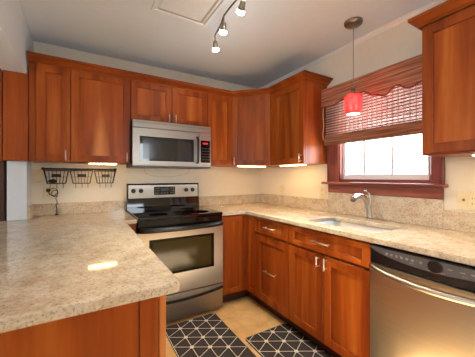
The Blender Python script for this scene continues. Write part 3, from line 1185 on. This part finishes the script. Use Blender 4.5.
plate('light_switch', 'almond light switch on the back wall left of the wire baskets', 'switch', (-2.388, 0, 1.262), 0, 0.07, 0.115, 'rocker')
plate('wall_outlet', 'almond outlet on the back wall with a black cord plugged in', 'outlet', (-2.312, 0, 1.112), 0, 0.07, 0.115, 'duplex')
plate('wall_outlet', 'almond outlet under the corner end of the window-wall cabinet', 'outlet', (0, -0.446, 1.105), -PI / 2, 0.07, 0.115, 'duplex')
plate('wall_outlet', 'almond outlet immediately left of the window sill', 'outlet', (0, -1.063, 1.10), -PI / 2, 0.07, 0.115, 'duplex')
plate('wall_outlet', 'double-width almond switch and outlet plate right of the window', 'outlet', (0, -2.195, 1.106), -PI / 2, 0.118, 0.118, 'double')

t = thing('power_cord', 'black coiled cord hanging from the outlet down to the worktop', 'cord', (-2.27, -0.03, ZC))
obj('plug', B((-0.056, -0.028, -0.004, 0.019, 0.206, 0.236), bev=0.004), M['iron'], t)
bm = N()
pts = []
for i in range(25):
    a = i / 24
    ang = a * 5 * PI
    r = 0.036 * (1 - 0.4 * a)
    pts.append((-0.01 + r * math.cos(ang + 2.6) + 0.02 * a, -0.006 + 0.006 * math.sin(ang * 0.7), 0.215 + r * math.sin(ang + 2.6) * 1.1 - 0.03 * a))
pts += [(0.012, -0.004, 0.15), (0.024, -0.004, 0.115), (0.014, -0.003, 0.085), (0.022, -0.003, 0.05), (0.018, -0.006, 0.02), (0.02, -0.012, 0.004)]
tube(bm, pts, 0.0028, 6)
obj('cable', bm, M['iron'], t)
bm = N()
box(bm, 0.008, 0.032, -0.026, -0.002, 0.0006, 0.012, bev=0.003)
obj('connector', bm, M['iron'], t)

# ------------------------------------------------------------------ under-cabinet lights


def cab_light(label, loc, rz, length):
    t = thing('under_cabinet_light', label, 'light', loc, rz, 'under-cabinet lights')
    obj('housing', B((-length / 2, length / 2, -0.03, 0.03, -0.007, -0.0005), bev=0.001), M['white'], t)
    obj('light_tube', B((-length / 2 + 0.01, length / 2 - 0.01, -0.026, 0.026, -0.012, -0.0068), bev=0.002), M['ledbar'], t)
    return t


cab_light('lit slim light under the cabinet over the wire baskets', (-1.895, -0.235, ZB + 0.001), 0, 0.235)
cab_light('lit slim light under the angled corner cabinet', (-0.435, -0.445, ZB + 0.001), ang, 0.36)
cab_light('lit slim light under the cabinet left of the window', (-0.235, -0.88, ZB + 0.001), -PI / 2, 0.34)
cab_light('lit slim light under the nearest cabinet at the right edge', (-0.235, -2.45, ZB + 0.001), -PI / 2, 0.34)

# ------------------------------------------------------------------ bamboo shade and valance
t = thing('roman_shade', 'woven bamboo roman shade with scalloped valance over the window', 'shade', (0, -1.6, 0))
Y0, Y1 = -2.03, -1.15      # right and left ends
y0, y1 = Y0 + 1.6, Y1 + 1.6
bm = N()
z = 1.60
k = 0
while z < 2.06:
    box(bm, -0.062, -0.059, y0, y1, z, z + 0.0107, mi=k % 2)
    z += 0.0118
    k += 1
obj('slat_panel', bm, [M['slat'], M['slat_light']], t)
bm = N()
y = y0 + 0.02
while y < y1:
    box(bm, -0.0635, -0.0575, y, y + 0.0045, 1.59, 2.06)
    y += 0.04
obj('warp_threads', bm, M['thread'], t)
bm = N()
for dx, zz0, zz1 in ((-0.082, 1.553, 1.625), (-0.072, 1.562, 1.638)):
    z = zz0
    while z < zz1:
        box(bm, dx - 0.0035, dx + 0.0035, y0, y1, z, z + 0.0075, bev=0.001)
        z += 0.008
tube(bm, [(-0.077, y0, 1.555), (-0.077, y1, 1.555)], 0.009, 10)
obj('folded_hem', bm, M['fold'], t)
bm = N()
tube(bm, cat([(-0.088, y1 + 0.004, 1.93), (-0.09, y1 + 0.008, 1.84), (-0.088, y1 + 0.002, 1.74), (-0.091, y1 + 0.008, 1.66), (-0.09, y1 + 0.004, 1.60)], 5), 0.0035, 6)
obj('lift_cord', bm, M['almond'], t)
obj('head_rail', B((-0.075, -0.033, y0, y1, 2.04, 2.07)), M['fold'], t)


def scal(y):
    """lower edge height of the valance"""
    ks = SCALLOP
    yy = y - 1.6
    if yy >= ks[0][0]:
        return ks[0][1]
    for (a, za), (b, zb_) in zip(ks, ks[1:]):
        if b <= yy <= a:
            f = (a - yy) / (a - b)
            f = f * f * (3 - 2 * f)
            return za + (zb_ - za) * f
    return ks[-1][1]


SCALLOP = [(-1.12, 1.915), (-1.25, 1.905), (-1.38, 1.932), (-1.47, 1.915), (-1.55, 1.945), (-1.645, 1.892), (-1.73, 1.866), (-1.81, 1.918), (-1.897, 1.874), (-1.98, 1.895), (-2.07, 1.87)]
bm = N()
bot, topz = [], []
nn = 84
va0, va1 = y0 - 0.03, y1 + 0.025
ys = [va0 + (va1 - va0) * i / nn for i in range(nn + 1)]
zrow = 2.075
rows = 24
for j in range(rows):
    pass
out = [(y, scal(y)) for y in ys]
prism(bm, out + [(ys[-1], 2.078), (ys[0], 2.078)], 'x', -0.094, -0.090)
for k in range(13):
    zz = 2.072 - k * 0.0135
    # raised reeds, broken where the scallop rises above them
    run = None
    for y in ys + [None]:
        ok = y is not None and scal(y) < zz - 0.004
        if ok and run is None:
            run = y
        if not ok and run is not None:
            e = prev
            if e - run > 0.01:
                box(bm, -0.0965, -0.0935, run, e, zz - 0.009, zz)
            run = None
        prev = y
v = obj('valance', bm, M['slat_d'], t)
bm = N()
tube(bm, [(-0.094, y, scal(y)) for y in ys], 0.0065, 6)
obj('scalloped_edging', bm, M['edging'], v)
obj('valance_return', B((-0.094, -0.032, va1 - 0.004, va1, 1.93, 2.078), (-0.094, -0.032, va0, va0 + 0.004, 1.93, 2.078)), M['slat_d'], v)

# ------------------------------------------------------------------ pendant
t = thing('pendant_light', 'red glass mini pendant hanging in front of the window', 'light', (-0.275, -1.592, H))
bm = N()
lathe(bm, [(0.066, -0.0005), (0.066, -0.014), (0.060, -0.024), (0.03, -0.028), (0.008, -0.03)], seg=32)
obj('ceiling_canopy', bm, M['nickel'], t)
bm = N()
tube(bm, [(0, 0, -0.02), (0, 0, -0.515)], 0.0026, 6)
obj('cord', bm, M['nickel'], t)
PD = -0.014
bm = N()
lathe(bm, [(0.006, -0.495), (0.014, -0.50), (0.015, -0.525), (0.022, -0.537), (0.022, -0.544)], seg=20)
bmesh.ops.translate(bm, verts=bm.verts, vec=(0, 0, PD))
obj('socket_cap', bm, M['nickel'], t)
bm = N()
prof = [(0.016, -0.541), (0.048, -0.546), (0.061, -0.558), (0.064, -0.578), (0.062, -0.62), (0.058, -0.665), (0.053, -0.688)]
inner = [(r - 0.004, h) for r, h in prof[::-1]]
lathe(bm, prof + inner, seg=28, capped=False)
bmesh.ops.translate(bm, verts=bm.verts, vec=(0, 0, PD))
obj('glass_shade', bm, M['redglass'], t)
bm = N()
lathe(bm, [(0.010, -0.55), (0.016, -0.57), (0.026, -0.60), (0.028, -0.625), (0.020, -0.645), (0.008, -0.652)], seg=16)
bmesh.ops.translate(bm, verts=bm.verts, vec=(0, 0, PD))
obj('bulb', bm, M['pbulb'], t)
bm = N()
lathe(bm, [(0.001, -0.6905), (0.0475, -0.6905), (0.0475, -0.687), (0.001, -0.687)], seg=28)
bmesh.ops.translate(bm, verts=bm.verts, vec=(0, 0, PD))
obj('frosted_diffuser', bm, M['frost'], t)

# ------------------------------------------------------------------ track light
t = thing('track_light', 'curved metal track light with three lit spot heads on the ceiling', 'light', (-1.15, -1.05, H - 0.005))


RAILP = [(0.010, 0.085, -0.045), (-0.018, -0.078, -0.045), (-0.045, -0.185, -0.045), (-0.051, -0.36, -0.045), (-0.035, -0.48, -0.045), (0.03, -0.64, -0.045), (0.05, -0.82, -0.045)]
bm = N()
tube(bm, cat(RAILP), 0.006, 8)
obj('rail', bm, M['rail'], t)
for p in ((-0.046, -0.43), (0.045, -0.75)):
    bm = N()
    tube(bm, [(p[0], p[1], -0.0005), (p[0], p[1], -0.045)], 0.006, 8)
    lathe(bm, [(0.02, -0.0005), (0.02, -0.006)], (p[0], p[1], 0), seg=14)
    obj('standoff', bm, M['rail'], t)
HEADS = (((0.010, 0.08), (0.25, 0.35, -1)), ((-0.045, -0.175), (0.1, 0.35, -0.8)), ((-0.045, -0.435), (0.12, 0.80, -0.75)))
for (hx, hy), ax in HEADS:
    a = Vector(ax).normalized()
    base = Vector((hx, hy, -0.045))
    neck = base + Vector((0, 0, -0.045))
    bm = N()
    tube(bm, [base + Vector((0, 0, 0.008)), base, neck, neck + a * 0.012], 0.0045, 8)
    lathe(bm, [(0.012, 0), (0.017, 0.008), (0.020, 0.03), (0.024, 0.055), (0.030, 0.062), (0.027, 0.062), (0.021, 0.054)], neck, a, 18, capped=False)
    hd = obj('lamp_head', bm, M['nickel'], t)
    bm = N()
    lathe(bm, [(0.006, 0.03), (0.020, 0.045), (0.027, 0.060), (0.025, 0.070), (0.016, 0.078), (0.004, 0.081)], neck, a, 16)
    obj('bulb', bm, M['bulb'], hd)
    sl = bpy.data.lights.new('track_spot', 'SPOT')
    sl.energy = 36
    sl.color = (1.0, 0.80, 0.56)
    sl.spot_size = math.radians(96)
    sl.spot_blend = 0.8
    sl.shadow_soft_size = 0.03
    so = bpy.data.objects.new('track_spot', sl)
    COL.objects.link(so)
    so.parent = hd
    so.location = neck + a * 0.095
    so.rotation_euler = Vector((a.x * 0.5, -0.45, -1.3)).to_track_quat('-Z', 'Y').to_euler()

# ------------------------------------------------------------------ ceiling vent
t = thing('ceiling_vent', 'flat return-air grille set in the ceiling beside the track light', 'vent', (-1.43, -1.255, H))
obj('frame', B((0.185, 0.205, -0.4, 0.29, -0.012, -0.0005), (-0.205, -0.185, -0.4, 0.29, -0.012, -0.0005), (-0.185, 0.185, 0.27, 0.29, -0.012, -0.0005), (-0.185, 0.185, -0.4, -0.38, -0.012, -0.0005), bev=0.002), M['grey'], t)
obj('edge_bead', B((0.150, 0.165, -0.36, 0.255, -0.009, -0.0005), (-0.165, 0.150, 0.24, 0.255, -0.009, -0.0005)), M['ventbrown'], t)
bm = N()
y = -0.35
while y < 0.235:
    box(bm, -0.16, 0.148, y, y + 0.0156, -0.007, -0.0005)
    y += 0.016
obj('louvres', bm, M['grey'], t)

# ------------------------------------------------------------------ rugs


def clip_seg(p, q, x0, x1, y0, y1):
    t0, t1 = 0.0, 1.0
    d = (q[0] - p[0], q[1] - p[1])
    for pp, qq in ((-d[0], p[0] - x0), (d[0], x1 - p[0]), (-d[1], p[1] - y0), (d[1], y1 - p[1])):
        if abs(pp) < 1e-9:
            if qq < 0:
                return None
            continue
        r = qq / pp
        if pp < 0:
            t0 = max(t0, r)
        else:
            t1 = min(t1, r)
    if t0 >= t1:
        return None
    return ((p[0] + t0 * d[0], p[1] + t0 * d[1]), (p[0] + t1 * d[0], p[1] + t1 * d[1]))


def rug(label, loc, w, l, ph, s=0.1335):
    """rectangle w by l about loc, black with a white triangle lattice (one line family runs lengthwise)"""
    t = thing('kitchen_rug', label, 'rug', loc, 0, 'black geometric kitchen rugs')
    hw, hl = w / 2, l / 2
    bm = N()
    pts = rounded([(-hw, -hl), (hw, -hl), (hw, hl), (-hw, hl)], {0: 0.02, 1: 0.02, 2: 0.02, 3: 0.02}, 4)
    prism(bm, pts, 'z', 0.0005, 0.008)
    obj('mat', bm, M['rug'], t)
    bm = N()
    m = 0.004
    lw = 0.0024
    nodes = []
    c30, s30 = math.cos(PI / 6), math.sin(PI / 6)
    seen = []
    for fam in ((0.0, 1.0), (c30, s30), (c30, -s30)):
        nx, ny = -fam[1], fam[0]
        d0 = s * c30
        off = ph[0] * nx + ph[1] * ny
        for k in range(-24, 25):
            cx, cy = nx * (k * d0 + off), ny * (k * d0 + off)
            sg = clip_seg((cx - fam[0] * 3, cy - fam[1] * 3), (cx + fam[0] * 3, cy + fam[1] * 3), -hw + m, hw - m, -hl + m, hl - m)
            if not sg:
                continue
            (ax, ay), (bx, by) = sg
            if math.hypot(ax - bx, ay - by) < 0.02:
                continue
            f = bm.faces.new([bm.verts.new(p) for p in ((ax + nx * lw, ay + ny * lw, 0.0086), (ax - nx * lw, ay - ny * lw, 0.0086), (bx - nx * lw, by - ny * lw, 0.0086), (bx + nx * lw, by + ny * lw, 0.0086))])
    for i in range(-20, 21):
        for j in range(-30, 31):
            x = ph[0] + i * s * c30
            y = ph[1] + j * s + i * s * s30
            if abs(x) < hw - 0.012 and abs(y) < hl - 0.012:
                bm.faces.new([bm.verts.new((x + 0.0165 * math.cos(a * PI / 4), y + 0.0165 * math.sin(a * PI / 4), 0.0088)) for a in range(8)])
    o = obj('white_lattice', bm, M['rugw'], t)
    return t


rug('black rug with white triangle lattice lying in front of the range', (-1.2475, -1.285, 0), 0.47, 1.2, (0.0015, 0.045))
rug('black rug with white triangle lattice lying before the sink cabinet', (-0.767, -1.61, 0), 0.42, 0.92, (0.03, 0.013))
